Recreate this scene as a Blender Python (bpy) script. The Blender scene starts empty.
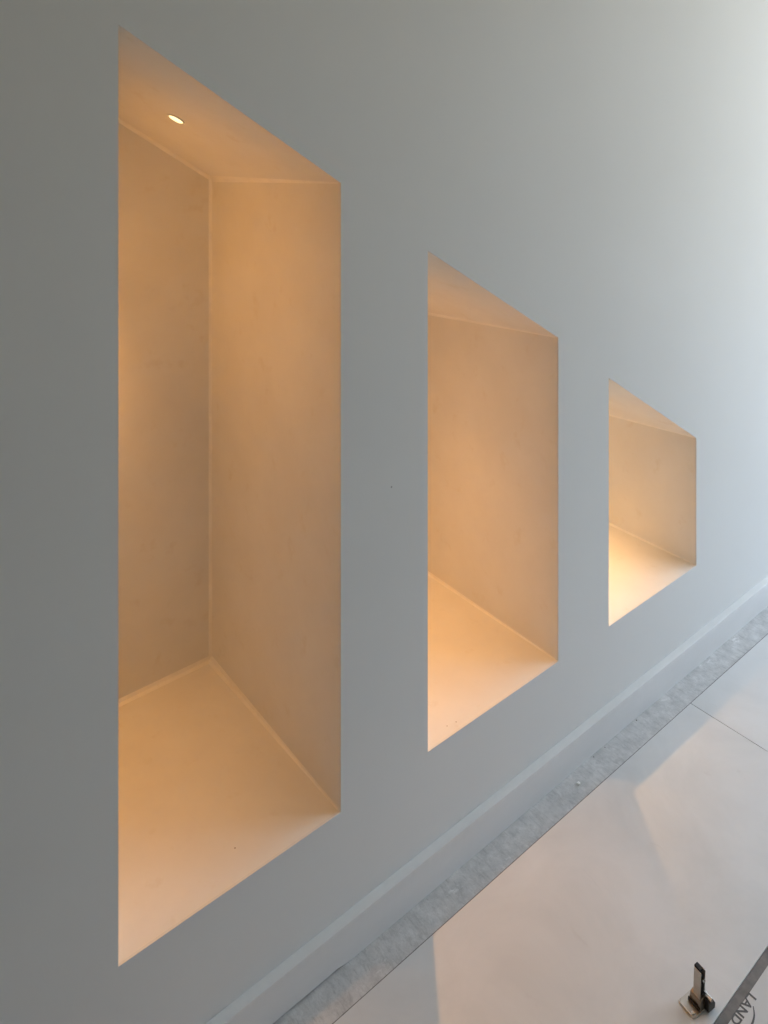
import bpy, bmesh, math, random
from mathutils import Vector, Matrix
random.seed(4)
C = bpy.context.scene.collection
PI = math.pi

# ------------------------------------------------------------------ helpers
def mesh_obj(name, bm, mat, parent=None, smooth=False, bevel=0.0, seg=2):
    bmesh.ops.recalc_face_normals(bm, faces=bm.faces)
    me = bpy.data.meshes.new(name)
    bm.to_mesh(me); bm.free()
    if smooth:
        for p in me.polygons: p.use_smooth = True
    o = bpy.data.objects.new(name, me); C.objects.link(o)
    if mat: me.materials.append(mat)
    if parent: o.parent = parent
    if bevel:
        m = o.modifiers.new('bevel', 'BEVEL'); m.width = bevel; m.segments = seg
        m.limit_method = 'ANGLE'; m.angle_limit = math.radians(40)
    return o

def tag(o, label, cat, group=None, kind=None):
    o['label'] = label; o['category'] = cat
    if group: o['group'] = group
    if kind: o['kind'] = kind
    return o

def empty(name, loc=(0, 0, 0), rotz=0):
    o = bpy.data.objects.new(name, None); C.objects.link(o)
    o.empty_display_size = .05; o.location = loc; o.rotation_euler = (0, 0, rotz)
    return o

def add_box(bm, a, b):
    x0, y0, z0 = a; x1, y1, z1 = b
    v = [bm.verts.new(p) for p in ((x0,y0,z0),(x1,y0,z0),(x1,y1,z0),(x0,y1,z0),(x0,y0,z1),(x1,y0,z1),(x1,y1,z1),(x0,y1,z1))]
    for f in ((0,3,2,1),(4,5,6,7),(0,1,5,4),(1,2,6,5),(2,3,7,6),(3,0,4,7)):
        bm.faces.new([v[i] for i in f])
    return v

def add_prism(bm, pts, ext):
    """closed prism from a polygon of 3-D points pushed along ext"""
    ext = Vector(ext)
    a = [bm.verts.new(p) for p in pts]
    b = [bm.verts.new(Vector(p) + ext) for p in pts]
    n = len(a)
    bm.faces.new(a[::-1]); bm.faces.new(b)
    for i in range(n):
        bm.faces.new((a[i], a[(i+1) % n], b[(i+1) % n], b[i]))

def add_slab(bm, quad, off):
    add_prism(bm, quad, off)

def add_lathe(bm, prof, seg=32, mtx=None, closed=True):
    rings = []
    for r, z in prof:
        ring = []
        for k in range(seg):
            t = 2*PI*k/seg
            p = Vector((r*math.cos(t), r*math.sin(t), z))
            if mtx: p = mtx @ p
            ring.append(bm.verts.new(p))
        rings.append(ring)
    for i in range(len(rings)-1):
        for k in range(seg):
            bm.faces.new((rings[i][k], rings[i][(k+1) % seg], rings[i+1][(k+1) % seg], rings[i+1][k]))
    if closed:
        bm.faces.new(rings[0][::-1]); bm.faces.new(rings[-1])
    else:
        for k in range(seg):
            bm.faces.new((rings[-1][k], rings[-1][(k+1) % seg], rings[0][(k+1) % seg], rings[0][k]))

# ------------------------------------------------------------------ materials
class NT:
    def __init__(s, name):
        s.m = bpy.data.materials.new(name); s.m.use_nodes = True
        s.n = s.m.node_tree.nodes; s.l = s.m.node_tree.links
        s.b = s.n['Principled BSDF']
        s.co = s.n.new('ShaderNodeTexCoord')
    def noise(s, scale, detail=4, rough=.55, vec=None, dist=0):
        t = s.n.new('ShaderNodeTexNoise'); t.inputs['Scale'].default_value = scale
        t.inputs['Detail'].default_value = detail; t.inputs['Roughness'].default_value = rough
        t.inputs['Distortion'].default_value = dist
        s.l.new(vec or s.co.outputs['Object'], t.inputs['Vector']); return t.outputs['Fac']
    def stretch(s, sc):
        m = s.n.new('ShaderNodeMapping'); m.inputs['Scale'].default_value = sc
        s.l.new(s.co.outputs['Object'], m.inputs['Vector']); return m.outputs['Vector']
    def ramp(s, fac, stops):
        r = s.n.new('ShaderNodeValToRGB'); e = r.color_ramp.elements
        while len(e) < len(stops): e.new(.5)
        for i, (p, c) in enumerate(stops):
            e[i].position = p; e[i].color = (*c, 1) if len(c) == 3 else c
        s.l.new(fac, r.inputs['Fac']); return r.outputs['Color']
    def mix(s, fac, a, b, mode='MIX'):
        x = s.n.new('ShaderNodeMix'); x.data_type = 'RGBA'; x.blend_type = mode
        for sock, v in ((x.inputs['Factor'], fac), (x.inputs['A'], a), (x.inputs['B'], b)): pass
        def put(sock, v):
            if hasattr(v, 'links') or hasattr(v, 'is_linked'): s.l.new(v, sock)
            elif isinstance(v, (int, float)): sock.default_value = v
            else: sock.default_value = (*v, 1)
        put(x.inputs[0], fac); put(x.inputs[6], a); put(x.inputs[7], b)
        return x.outputs[2]
    def spot(s, p, r0, r1):
        """1 inside a small mark about point p, 0 outside"""
        d = s.n.new('ShaderNodeVectorMath'); d.operation = 'DISTANCE'
        s.l.new(s.co.outputs['Object'], d.inputs[0]); d.inputs[1].default_value = p
        m = s.n.new('ShaderNodeMapRange'); m.inputs['From Min'].default_value = r1; m.inputs['From Max'].default_value = r0
        s.l.new(d.outputs['Value'], m.inputs['Value']); return m.outputs['Result']
    def bump(s, h, strength, dist=.002):
        b = s.n.new('ShaderNodeBump'); b.inputs['Strength'].default_value = strength
        b.inputs['Distance'].default_value = dist
        s.l.new(h, b.inputs['Height']); s.l.new(b.outputs['Normal'], s.b.inputs['Normal'])
    def done(s, col, rough=.6, metal=0., spec=.5):
        if hasattr(col, 'links') or hasattr(col, 'is_linked'): s.l.new(col, s.b.inputs['Base Color'])
        else: s.b.inputs['Base Color'].default_value = (*col, 1)
        if hasattr(rough, 'is_linked'): s.l.new(rough, s.b.inputs['Roughness'])
        else: s.b.inputs['Roughness'].default_value = rough
        s.b.inputs['Metallic'].default_value = metal
        s.b.inputs['Specular IOR Level'].default_value = spec
        return s.m

def mat_wall():
    t = NT('wall_paint')
    c = t.ramp(t.noise(1.7, 3), [(.3, (.70, .70, .675)), (.7, (.73, .73, .705))])
    c = t.mix(t.spot((.9032, 0, .7668), .0008, .0024), c, (.34, .33, .31))
    t.bump(t.noise(260, 3), .10, .0006)
    return t.done(c, .62, spec=.3)

def mat_niche(name, marks=()):
    t = NT(name)
    c = t.ramp(t.noise(9, 4), [(.35, (.77, .755, .71)), (.65, (.80, .79, .75))])
    sm = t.ramp(t.noise(22, 5, .6), [(.60, (0, 0, 0)), (.74, (1, 1, 1))])
    c = t.mix(sm, c, (.745, .715, .65))
    for p, r in marks:
        c = t.mix(t.spot(p, r*.5, r), c, (.22, .15, .08))
    t.bump(t.noise(60, 4), .12, .0015)
    return t.done(c, .55, spec=.35)

def mat_skirting():
    t = NT('skirting_paint')
    c = t.ramp(t.noise(14, 4, vec=t.stretch((.25, 1, 1))), [(.3, (.71, .71, .69)), (.7, (.77, .765, .745))])
    t.bump(t.noise(120, 3), .10, .0008)
    return t.done(c, .45, spec=.4)

def mat_concrete():
    t = NT('dusty_concrete')
    c = t.ramp(t.noise(30, 9, .70), [(.30, (.44, .44, .43)), (.52, (.575, .57, .555)), (.74, (.70, .695, .68))])
    f = t.ramp(t.noise(60, 6, .7, vec=t.stretch((2.2, .55, 1)), dist=1.2), [(.28, (.66, .66, .66)), (.50, (1, 1, 1))])
    c = t.mix(.75, c, f, 'MULTIPLY')
    w = t.ramp(t.noise(13, 7, .75, vec=t.stretch((.8, 1.6, 1))), [(.60, (0, 0, 0)), (.68, (.8, .8, .8))])
    c = t.mix(w, c, (.80, .80, .79))
    k = t.ramp(t.noise(150, 3, .6), [(.70, (0, 0, 0)), (.76, (.8, .8, .8))])
    c = t.mix(k, c, (.26, .25, .24))
    t.bump(t.noise(85, 8, .7), .5, .003)
    return t.done(c, .55, spec=.5)

def mat_board(name, lo, hi):
    t = NT(name)
    c = t.ramp(t.noise(4.5, 5, .6, dist=.5), [(.34, lo), (.66, hi)])
    sc = t.ramp(t.noise(26, 7, .75, vec=t.stretch((1, .30, 1)), dist=1.0), [(.62, (0, 0, 0)), (.74, (.40, .40, .40))])
    c = t.mix(sc, c, (.50, .48, .455))
    t.bump(t.noise(30, 4), .05, .001)
    return t.done(c, .5, spec=.4)

def mat_plain(name, col, rough=.5, metal=0., nscale=60, var=.12, bump=.05):
    t = NT(name)
    lo = tuple(v*(1-var) for v in col); hi = tuple(min(1, v*(1+var)) for v in col)
    c = t.ramp(t.noise(nscale, 4), [(.3, lo), (.7, hi)])
    t.bump(t.noise(nscale*4, 3), bump, .0005)
    return t.done(c, rough, metal)

def mat_emit(name, col, strength):
    t = NT(name)
    t.b.inputs['Base Color'].default_value = (.9, .85, .7, 1)
    t.b.inputs['Emission Color'].default_value = (*col, 1)
    t.b.inputs['Emission Strength'].default_value = strength
    return t.m

M_wall = mat_wall(); M_skirt = mat_skirting(); M_conc = mat_concrete()
M_board = mat_board('pale_board', (.60, .60, .585), (.69, .685, .67))
M_print = mat_board('printed_board_face', (.56, .55, .53), (.62, .61, .59))
M_ceil = mat_plain('ceiling_paint', (.84, .82, .75), .7, 0, 2, .02)
M_room = mat_plain('room_paint', (.23, .19, .135), .7, 0, 2, .03)
M_caulk = mat_plain('caulk', (.87, .85, .80), .5, 0, 40, .03)
M_steel = mat_plain('nickel_plate', (.54, .50, .45), .35, .9, 90, .10)
M_cup = mat_plain('brown_steel', (.34, .29, .24), .4, .9, 90, .15)
M_dark = mat_plain('dark_steel', (.05, .048, .045), .4, .6, 90, .3)
M_black = mat_plain('black_plastic', (.012, .012, .012), .75, 0, 90, .3)
M_screw = mat_plain('bright_screw', (.85, .84, .82), .2, 1.0, 90, .05)
M_band = mat_plain('dark_edge_band', (.17, .158, .146), .7, 0, 60, .25)
M_line = mat_plain('dark_line', (.20, .195, .19), .8, 0, 80, .3)
M_ink = mat_plain('grey_ink', (.10, .10, .10), .7, 0, 200, .2)
M_white = mat_plain('white_plaster', (.85, .85, .83), .8, 0, 200, .05)
M_grit = mat_plain('grey_grit', (.22, .21, .20), .9, 0, 200, .2)
M_frame = mat_plain('window_frame_paint', (.75, .75, .74), .4, 0, 10, .03)

# ------------------------------------------------------------------ measured layout
# wall face is the plane y = 0, room at y < 0, x runs away from the camera, z up
D, H = 1.09, 1.443
NB = .2435                      # sill height of the three niches
DEP = .484                      # depth of the niches
NICHES = [  # x left, x right, top left z, top right z, drop of the top at the back
    (.4055, .7905, 1.5660, 1.3215, .022),
    (.9915, 1.3760, 1.1830, .9505, .034),
    (1.5610, 1.9500, .8235, .5810, .034)]
X0, X1, ZC = -1.6, 3.1, 2.55     # room extent along the wall, ceiling height
YB = -3.1                       # opposite wall

# ------------------------------------------------------------------ setting
def build_wall():
    bm = bmesh.new()
    T = .004
    xs = [X0]
    for n in NICHES: xs += [n[0], n[1]]
    xs.append(X1)
    def q(x0, x1, z00, z01, z10, z11):     # lower edge z at x0/x1, upper edge z at x0/x1
        bm.faces.new([bm.verts.new(p) for p in ((x0, 0, z00), (x1, 0, z01), (x1, 0, z11), (x0, 0, z10))])
    tops = []
    for i in range(len(xs)-1):
        x0, x1 = xs[i], xs[i+1]
        if i % 2 == 0:
            zl = [0, NB, ]
            # split at every height its neighbours use, so that the mesh stays watertight
            L = [0, NB]; R = [0, NB]
            if i > 0: L.append(NICHES[i//2-1][3])
            if i < 6: R.append(NICHES[i//2][2])
            L.append(ZC); R.append(ZC)
            pl = [(x0, 0, z) for z in L]; pr = [(x1, 0, z) for z in R]
            bm.faces.new([bm.verts.new(p) for p in pl[::-1] + pr])
        else:
            n = NICHES[i//2]
            q(x0, x1, 0, 0, NB, NB)
            q(x0, x1, n[2], n[3], ZC, ZC)
    bmesh.ops.remove_doubles(bm, verts=bm.verts, dist=1e-5)
    # room-side skin gets a plaster thickness
    r = bmesh.ops.extrude_face_region(bm, geom=list(bm.faces))
    bmesh.ops.translate(bm, verts=[v for v in r['geom'] if isinstance(v, bmesh.types.BMVert)], vec=(0, T, 0))
    # solid body behind: ends, top and back
    for a, b in (((X0-.1, T, 0), (X0, .62, ZC)), ((X1, T, 0), (X1+.1, .62, ZC)),
                 ((X0-.1, .56, 0), (X1+.1, .62, ZC)), ((X0, T, ZC-.05), (X1, .56, ZC))):
        add_box(bm, a, b)
    o = mesh_obj('wall_left', bm, M_wall)
    return tag(o, 'long pale grey painted wall with three lit recesses', 'wall', kind='structure')
build_wall()

bm = bmesh.new(); add_box(bm, (X0-.1, YB-.1, -.1), (X1+3.0, .62, 0))
tag(mesh_obj('floor', bm, M_conc), 'dusty grey concrete floor showing as a strip along the skirting', 'floor', kind='structure')
bm = bmesh.new(); add_box(bm, (X0-.1, YB-.1, ZC), (X1+.1, .62, ZC+.1))
tag(mesh_obj('ceiling', bm, M_ceil), 'plain painted ceiling over the room', 'ceiling', kind='structure')
bm = bmesh.new(); add_box(bm, (X0-.1, YB-.1, 0), (X1+.1, YB, ZC))
tag(mesh_obj('wall_right', bm, M_room), 'plain painted wall facing the recesses', 'wall', kind='structure')
bm = bmesh.new(); add_box(bm, (X0-.1, YB, 0), (X0, 0, ZC))
tag(mesh_obj('wall_back', bm, M_room), 'plain painted end wall behind the viewer', 'wall', kind='structure')

# far end wall with a tall glazed opening that lets the daylight in
WY0, WY1, WZ0, WZ1 = -1.9, -.06, .02, 2.48
bm = bmesh.new()
add_box(bm, (X1, YB, 0), (X1+.1, WY0, ZC)); add_box(bm, (X1, WY1, 0), (X1+.1, 0, ZC))
add_box(bm, (X1, WY0, WZ1), (X1+.1, WY1, ZC)); add_box(bm, (X1, WY0, 0), (X1+.1, WY1, WZ0))
tag(mesh_obj('wall_front', bm, M_room), 'far end wall with a tall opening to daylight', 'wall', kind='structure')
bm = bmesh.new()
for a, b in (((WY0, WZ0), (WY0+.05, WZ1)), ((WY1-.05, WZ0), (WY1, WZ1)), ((WY0, WZ0), (WY1, WZ0+.05)), ((WY0, WZ1-.05), (WY1, WZ1)),
             (((WY0+WY1)/2-.03, WZ0), ((WY0+WY1)/2+.03, WZ1))):
    add_box(bm, (X1+.02, a[0], a[1]), (X1+.08, b[0], b[1]))
tag(mesh_obj('window_1', bm, M_frame), 'tall painted window frame at the far end of the room', 'window', kind='structure')

# skirting: flat top ledge, very slightly wandering bottom line
def build_skirting():
    bm = bmesh.new(); n = 220; prev = None
    for i in range(n+1):
        x = X0 + (X1-X0)*i/n
        w = .0012*math.sin(x*9.1)+.0008*math.sin(x*31+1)
        zb = .0048 if x < .79 else .0002       # open joint under the near end
        ring = [bm.verts.new(p) for p in ((x, -.0004, zb), (x, -.0185+w*.3, zb), (x, -.0182, .0652), (x, -.0176, .0664), (x, -.0004, .0670))]
        if prev:
            for k in range(5): bm.faces.new((prev[k], prev[(k+1) % 5], ring[(k+1) % 5], ring[k]))
        else: bm.faces.new(ring)
        prev = ring
    bm.faces.new(prev[::-1])
    o = mesh_obj('baseboard_left', bm, M_skirt)
    tag(o, 'low pale painted skirting along the foot of the wall', 'skirting', kind='structure')
build_skirting()

# ------------------------------------------------------------------ niches
LAMP_COL = [(1.0, .43, .085), (1.0, .445, .11), (1.0, .53, .20)]
LAMP_STR = [1.7, 1.7, 1.7]
SPOT_A, AIM_X = [84, 95, 100], [-.44, -.30, -.26]
SPOT_W = [22.5, 15.8, 9.9]
SKY_UP, SKY_DOWN = (3.3, 3.92, 4.8), (3.55, 3.0, 1.75)
M_lens = [mat_emit('lamp_lens_%s' % k, (1.0, .80, .40), s) for k, s in zip(('tall', 'middle', 'small'), LAMP_STR)]
SIZE = ['tallest', 'middle', 'smallest']
NL = ['tallest sloped-top recess in the wall, its downlight in view',
      'middle-sized sloped-top recess between the tallest and smallest ones',
      'smallest sloped-top recess in the wall, farthest from the viewer']
LL = ['small glowing round downlight in the sloped top of the tallest recess',
      'small warm downlight in the sloped top of the middle recess',
      'small warm downlight in the sloped top of the smallest recess']
for k, (xl, xr, zl, zr, drop) in enumerate(NICHES):
    ox = (xl+xr)/2
    root = empty('wall_niche', (ox, .004, NB))
    tag(root, NL[k], 'niche', 'sloped-top wall recesses')
    L, R = xl-ox, xr-ox
    tl, tr = zl-NB, zr-NB
    y0, y1 = .0, DEP-.004
    marks = [((-.0, .11, .0), .004)] if k == 0 else []
    mats = {}
    M_n = mat_niche('niche_paint_'+SIZE[k])
    M_sill = mat_niche('sill_paint_'+SIZE[k], [((.0204, .052, 0), .0015)] if k == 0 else
                       ([((-.121, .0185, 0), .0013), ((-.10, .0147, 0), .0014)] if k == 1 else []))
    th = .012
    g = .0003
    bm = bmesh.new(); add_box(bm, (L-th, y1, -th), (R+th, y1+th, max(tl, tr)+.03))
    mesh_obj('back_panel', bm, M_n, root)
    bm = bmesh.new(); add_prism(bm, [(L, y0, 0), (L, y1, 0), (L, y1, tl-drop), (L, y0, tl)], (-th, 0, 0))
    mesh_obj('side_panel', bm, M_n, root)
    bm = bmesh.new(); add_prism(bm, [(R, y0, 0), (R, y1, 0), (R, y1, tr-drop), (R, y0, tr)], (th, 0, 0))
    mesh_obj('side_panel', bm, M_n, root)
    bm = bmesh.new(); add_box(bm, (L-th, y0, -th), (R+th, y1, 0))
    mesh_obj('sill_panel', bm, M_sill, root)
    sl = (tr-tl)/(R-L)
    bm = bmesh.new(); add_prism(bm, [(L-th, y0, tl-sl*th), (R+th, y0, tr+sl*th), (R+th, y1, tr+sl*th-drop), (L-th, y1, tl-sl*th-drop)], (0, 0, th))
    mesh_obj('ceiling_panel', bm, M_n, root)
    # caulked inner corners: a small slanted bead along every inside edge
    bm = bmesh.new(); c = .0080
    def bead(p0, p1, a, b, cc=c, c0=None):
        c0 = cc if c0 is None else c0
        p0, p1, a, b = map(Vector, (p0, p1, a, b))
        r0 = [p0, p0+a*c0, p0+(a+b)*c0*.36, p0+b*c0]
        r1 = [p1, p1+a*cc, p1+(a+b)*cc*.36, p1+b*cc]
        A = [bm.verts.new(p) for p in r0]; B = [bm.verts.new(p) for p in r1]
        for i in range(4): bm.faces.new((A[i], A[(i+1) % 4], B[(i+1) % 4], B[i]))
        bm.faces.new(A); bm.faces.new(B[::-1])
    e = .004
    bead((R, e, 0), (R, y1, 0), (-1, 0, 0), (0, 0, 1), (.0105, .0068, .0068)[k], .0025)
    bead((L, e, 0), (L, y1, 0), (1, 0, 0), (0, 0, 1), .006, .0008)
    bead((L, y1, 0), (R, y1, 0), (0, -1, 0), (0, 0, 1), (.0095, .0068, .0068)[k])
    bead((R, y1, 0), (R, y1, tr-drop), (-1, 0, 0), (0, -1, 0), c*.7)
    bead((L, y1, 0), (L, y1, tl-drop), (1, 0, 0), (0, -1, 0), c*.7)
    sd = Vector((1, 0, sl)).normalized()
    bead((L, y1, tl-drop), (R, y1, tr-drop), (0, -1, 0), (0, 0, -1), c)
    bead((R, e, tr), (R, y1, tr-drop), tuple(-sd), (0, 0, -1), c*(1.2, .8, .7)[k], .002)
    bead((L, e, tl), (L, y1, tl-drop), tuple(sd), (0, 0, -1), c*.7, .0008)
    mesh_obj('caulk_bead', bm, M_caulk, root)

    # downlight set into the sloped ceiling
    ly = .2425-.004
    lx = .003 if k == 0 else 0.0
    lz = tl + sl*(lx-L) - drop*ly/y1
    nrm = Vector((sl, drop/y1*-1.0, -1)).normalized()      # points down out of the ceiling
    nrm = Vector((1, 0, sl)).cross(Vector((0, 1, -drop/y1))).normalized()
    if nrm.z > 0: nrm = -nrm
    rot = nrm.to_track_quat('Z', 'Y')
    lamp = empty('recessed_downlight', (ox+lx, .004+ly, NB+lz))
    lamp.rotation_mode = 'QUATERNION'; lamp.rotation_quaternion = rot
    tag(lamp, LL[k], 'downlight', 'downlights in the wall recesses')
    bm = bmesh.new()
    add_lathe(bm, [(.0165, .0002), (.0175, .0010), (.0162, .0020), (.0142, .0022), (.0136, .0014), (.0136, .0002)], 40, closed=False)
    mesh_obj('trim_ring', bm, M_frame, lamp, smooth=True)
    bm = bmesh.new()
    add_lathe(bm, [(.0134, .0003), (.0134, .0016), (.009, .0024), (.002, .0027)], 32)
    lens = mesh_obj('lens', bm, M_lens[k], lamp)
    lens['label'] = 'glowing warm lens'
    sl_ = bpy.data.lights.new('downlight_beam', 'SPOT'); sl_.energy = SPOT_W[k]; sl_.color = LAMP_COL[k]
    sl_.spot_size = math.radians(SPOT_A[k]); sl_.spot_blend = 1.0; sl_.shadow_soft_size = .005
    so = bpy.data.objects.new('downlight_beam', sl_); C.objects.link(so); so.parent = lamp
    so.location = (0, 0, .013)
    so.rotation_mode = 'QUATERNION'
    aim = Vector((AIM_X[k], 0.0, -1)).normalized()
    so.rotation_quaternion = rot.inverted() @ aim.to_track_quat('-Z', 'Y')

bm = bmesh.new(); add_box(bm, (X0+.01, -.0784, -.002), (X1-.01, -.0742, .0004))  # thin dark strip drawn along the wall-side edge of the boards
tag(mesh_obj('trim_1', bm, M_line), 'thin dark line between the concrete strip and the pale boards', 'joint', kind='structure')
# ------------------------------------------------------------------ boards on the floor
TH = .005
def board(name, x0, x1, y0, y1, mat, label):
    ox, oy = (x0+x1)/2, (y0+y1)/2
    bm = bmesh.new(); add_box(bm, (x0-ox, y0-oy, 0), (x1-ox, y1-oy, TH))
    o = mesh_obj(name, bm, mat, bevel=.0008)
    o.location = (ox, oy, 0)
    return tag(o, label, 'floor board', 'pale protective boards on the floor')
YE, YG = -.0785, -.4565
board('protective_board', .05, 1.7822, YG, YE, M_board, 'long pale board on the floor carrying the metal hinge')
board('protective_board', 1.7834, 3.0, YG, YE, M_board, 'pale floor board at the far end, beyond the thin cross joint')
pb = empty('printed_board', (1.3, -.66, 0))
tag(pb, 'greyish floor board printed with dark lettering, beyond the narrow dark gap', 'floor board', 'pale protective boards on the floor')
bm = bmesh.new(); add_box(bm, (-.35, -.19, 0), (1.2, .66-.4712, TH)); mesh_obj('panel', bm, M_print, pb, bevel=.0008)
bm = bmesh.new(); add_box(bm, (-.35, .66-.4712, 0), (1.2, .66-.4572, TH-.0006))
o = mesh_obj('edge_band', bm, M_band, pb, bevel=.0006); o['label'] = 'dark grey edge band'

def flat_text(body, x, y, size, parent, sx=1.0):
    cu = bpy.data.curves.new('lettering', 'FONT'); cu.body = body; cu.size = size
    cu.extrude = .00015; cu.offset = .00035; cu.align_x = 'LEFT'; cu.space_character = 1.05
    o = bpy.data.objects.new('lettering', cu); C.objects.link(o)
    dg = bpy.context.evaluated_depsgraph_get()
    me = bpy.data.meshes.new_from_object(o.evaluated_get(dg))
    bpy.data.objects.remove(o)
    m = bpy.data.objects.new('lettering', me); C.objects.link(m)
    me.materials.clear(); me.materials.append(M_ink)
    m.parent = parent; m.location = (x, y, TH+.0002); m.rotation_euler = (0, 0, PI); m.scale = (sx, 1, 1)
    m['label'] = 'dark printed lettering'
    return m
flat_text('LAND', 1.2725-1.3, -.4705+.66, .0185, pb, 1.25)
# swoosh arching over the lettering
pts = [(1.2566, -.4850), (1.2440, -.4925), (1.2260, -.4960), (1.2050, -.4955), (1.1800, -.4925), (1.155, -.486)]
bm = bmesh.new(); prev = None
N = 40
def cr(p0, p1, p2, p3, t):
    return tuple(.5*((2*b)+(-a+c_)*t+(2*a-5*b+4*c_-d)*t*t+(-a+3*b-3*c_+d)*t**3) for a, b, c_, d in zip(p0, p1, p2, p3))
path = []
for i in range(len(pts)-1):
    p0 = pts[max(i-1, 0)]; p3 = pts[min(i+2, len(pts)-1)]
    for s in range(8): path.append(cr(p0, pts[i], pts[i+1], p3, s/8))
path.append(pts[-1])
for i, p in enumerate(path):
    a = Vector(path[max(i-1, 0)]); b = Vector(path[min(i+1, len(path)-1)])
    t = (b-a).normalized(); nn = Vector((-t.y, t.x))
    w = .0004 + .0011*math.sin(PI*min(1, (i+3)/len(path)))
    q0, q1 = Vector(p)+nn*w, Vector(p)-nn*w
    ring = [bm.verts.new((q.x-1.3, q.y+.66, z)) for q, z in ((q0, TH+.00005), (q1, TH+.00005), (q1, TH+.00035), (q0, TH+.00035))]
    if prev:
        for j in range(4): bm.faces.new((prev[j], prev[(j+1) % 4], ring[(j+1) % 4], ring[j]))
    else: bm.faces.new(ring)
    prev = ring
bm.faces.new(prev[::-1])
mesh_obj('printed_swoosh', bm, M_ink, pb)

# ------------------------------------------------------------------ cabinet hinge left on the board
hx, hy = 1.1905, -.4255
hg = empty('cabinet_hinge', (hx, hy, TH), math.radians(-8))
tag(hg, 'small metal cabinet hinge standing upright on the pale floor board', 'hinge')
# flange plate with two screw ears
bm = bmesh.new()
w, d_, r = .0240, .0130, .0035
out = []
for cx, cy, a0 in ((w-r, d_-r, 0), (-w+r, d_-r, 90), (-w+r, -d_+r, 180), (w-r, -d_+r, 270)):
    for s in range(5):
        t = math.radians(a0+s*22.5); out.append((cx+r*math.cos(t), (cy+r*math.sin(t))*(1.32 if cy > 0 else 1), .0002))
add_prism(bm, out, (0, 0, .0022))
mesh_obj('flange_plate', bm, M_steel, hg, bevel=.0004)
for sx, sy in ((-.0185, -.0075), (.0185, .0075)):
    bm = bmesh.new()
    add_lathe(bm, [(.0034, .0024), (.0034, .0032), (.0024, .0040), (.0008, .0041)], 20, Matrix.Translation((sx, sy, 0)))
    s = mesh_obj('screw', bm, M_screw, hg, smooth=False); s['label'] = 'bright round screw head'
# cup shell rising from the plate, open on the right
bm = bmesh.new()
prof = [(-.0075, .0024), (-.0075, .0110), (-.0055, .0165), (-.0010, .0185), (.0090, .0185), (.0110, .0150), (.0110, .0024)]
add_prism(bm, [(x, -.0115, z) for x, z in prof], (0, .0200, 0))
o = mesh_obj('cup_housing', bm, M_cup, hg, bevel=.0010)
# dark link arms and pivot on the open side
bm = bmesh.new()
add_prism(bm, [(.0020, -.0205, .0024), (.0180, -.0205, .0024), (.0190, -.0205, .0100), (.0120, -.0205, .0200), (.0040, -.0205, .0180)], (0, .0088, 0))
o = mesh_obj('link_arm', bm, M_dark, hg, bevel=.0008); o['label'] = 'black pivoting link'
bm = bmesh.new()
add_lathe(bm, [(.0030, -.0100), (.0030, .0225)], 18, Matrix.Translation((.0075, 0, .0215)) @ Matrix.Rotation(PI/2, 4, 'X') )
mesh_obj('pivot_pin', bm, M_screw, hg, smooth=False)
bm = bmesh.new()
add_prism(bm, [(-.0100, -.0125, .0030), (-.0088, -.0125, .0030), (-.0082, -.0125, .0085), (-.0094, -.0125, .0085)], (0, .0220, 0))
o = mesh_obj('spring_clip', bm, M_dark, hg); o['label'] = 'dark curved spring clip'
# channel shaped arm standing straight up, open towards the room
bm = bmesh.new()
aw, ad, h0, h1, t_ = .0060, .0066, .0165, .0575, .0014
U = [(-aw, -ad), (-aw+t_, -ad), (-aw+t_, ad-t_), (aw-t_, ad-t_), (aw-t_, -ad), (aw, -ad), (aw, ad), (-aw, ad)]
lean = Vector((.0022, .0, h1-h0))
add_prism(bm, [(x+.001, y-.003, h0) for x, y in U], lean)
arm = mesh_obj('arm', bm, M_steel, hg, bevel=.0005)
bm = bmesh.new()
add_prism(bm, [(x, y, h0+.004) for x, y in ((-aw+t_+.0013, -ad-.0012), (aw-t_+.0007, -ad-.0012), (aw-t_+.0007, ad-t_-.0035), (-aw+t_+.0013, ad-t_-.0035))], lean*.72)
o = mesh_obj('slide_insert', bm, M_black, arm); o['label'] = 'black insert inside the arm'
bm = bmesh.new()
add_prism(bm, [(x+.0040, y-.003, h1+.0002) for x, y in ((-aw, -ad*.7), (aw*.25, -ad*.7), (aw*.25, ad), (-aw, ad))], (0, 0, .0036))
o = mesh_obj('end_cap', bm, M_black, arm, bevel=.0006); o['label'] = 'black plastic end cap'
bm = bmesh.new()
add_lathe(bm, [(.0030, 0), (.0030, .0018), (.0020, .0024)], 18, Matrix.Translation((.0040, -.0090, .0440)) @ Matrix.Rotation(PI/2, 4, 'X'))
mesh_obj('adjusting_screw', bm, M_screw, arm)

# ------------------------------------------------------------------ crumbs on the concrete strip
def crumb(name, x, y, r, mat, label, cat, group=None):
    bm = bmesh.new()
    bmesh.ops.create_icosphere(bm, subdivisions=2, radius=r)
    for v in bm.verts:
        v.co *= 1 + random.uniform(-.22, .22)
        v.co.z *= .6
    zmin = min(v.co.z for v in bm.verts)
    for v in bm.verts: v.co.z -= zmin
    o = mesh_obj(name, bm, mat); o.location = (x, y, 0)
    return tag(o, label, cat, group)
crumb('plaster_crumb', 1.3860, -.046, .0042, M_white, 'white plaster crumb lying on the grey concrete strip', 'crumb')
for x, y, r, lab in ((1.471, -.0235, .0014, 'dark grit speck by the skirting nearest the white crumb'),
                     (1.5136, -.0232, .0012, 'dark grit speck by the skirting, middle of three'),
                     (1.6381, -.0232, .0016, 'dark grit speck by the skirting, farthest from the white crumb')):
    crumb('grit_speck', x, y, r, M_grit, lab, 'grit', 'dark specks along the skirting')

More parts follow.
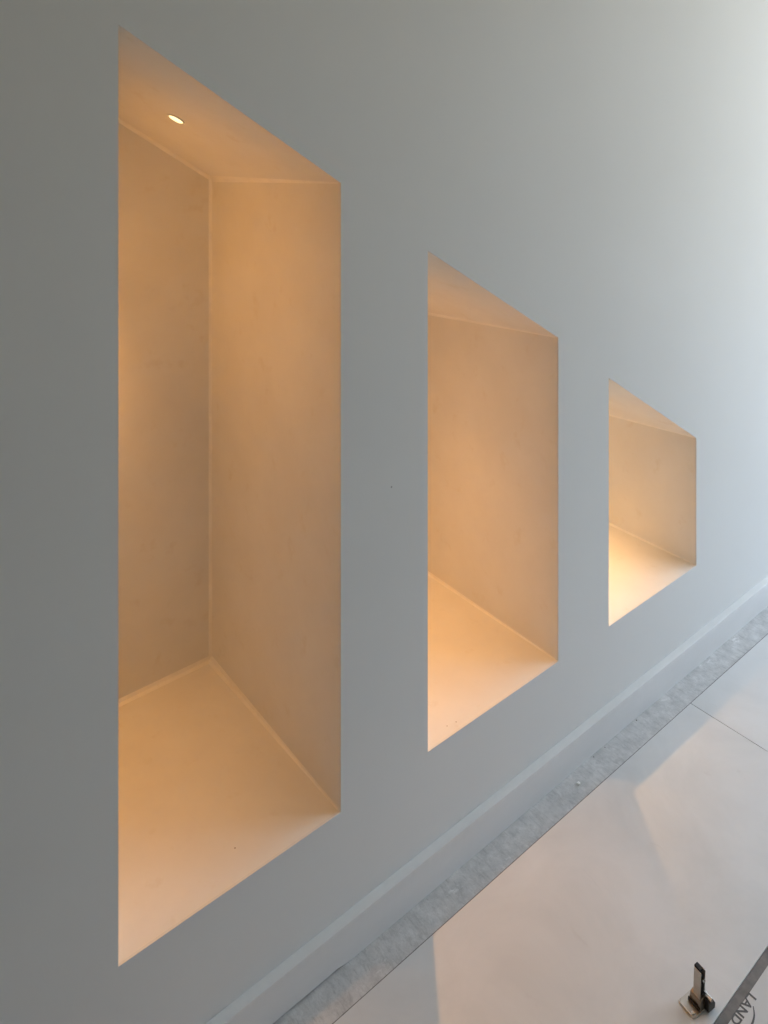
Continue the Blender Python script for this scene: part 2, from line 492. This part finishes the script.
# ------------------------------------------------------------------ light
W = bpy.data.worlds.new('World'); bpy.context.scene.world = W; W.use_nodes = True
nt = W.node_tree; bg = nt.nodes['Background']
tc = nt.nodes.new('ShaderNodeTexCoord'); sp = nt.nodes.new('ShaderNodeSeparateXYZ'); rp = nt.nodes.new('ShaderNodeMapRange')
nt.links.new(tc.outputs['Generated'], sp.inputs[0]); nt.links.new(sp.outputs['Z'], rp.inputs['Value'])
rp.inputs['From Min'].default_value = -.04; rp.inputs['From Max'].default_value = .04
mx = nt.nodes.new('ShaderNodeMix'); mx.data_type = 'RGBA'
nt.links.new(rp.outputs['Result'], mx.inputs[0])
mx.inputs[6].default_value = (*SKY_DOWN, 1); mx.inputs[7].default_value = (*SKY_UP, 1)      # bright ground outside, sky above it
nt.links.new(mx.outputs[2], bg.inputs['Color']); bg.inputs['Strength'].default_value = 1.0

def area(name, loc, target, size, power, col):
    l = bpy.data.lights.new(name, 'AREA'); l.shape = 'DISK'; l.size = size; l.energy = power; l.color = col
    o = bpy.data.objects.new(name, l); C.objects.link(o); o.location = loc
    o.rotation_euler = (Vector(target)-Vector(loc)).to_track_quat('-Z', 'Y').to_euler()
    return o

# ------------------------------------------------------------------ camera
cam = bpy.data.cameras.new('Camera'); co = bpy.data.objects.new('Camera', cam); C.objects.link(co)
F, VX, VY = 785., 1350., 112.
th = math.atan2(VX-384, F)
co.location = (0, -D, H)
fwd = Vector((math.cos(th), math.sin(th), 0))
co.rotation_euler = fwd.to_track_quat('-Z', 'Y').to_euler()
cam.sensor_fit = 'VERTICAL'; cam.sensor_height = 36; cam.sensor_width = 27; cam.lens = F/1024*36
cam.shift_y = -(512-VY)/1024
cam.clip_start = .02
sc = bpy.context.scene; sc.camera = co
sc.view_settings.view_transform = 'Standard'; sc.view_settings.look = 'None'
sc.view_settings.gamma = 1; sc.view_settings.exposure = 0; sc.view_settings.use_curve_mapping = False
sc.cycles.use_denoising = True
sc.cycles.max_bounces = 10; sc.cycles.diffuse_bounces = 8
sc.cycles.sample_clamp_indirect = 6
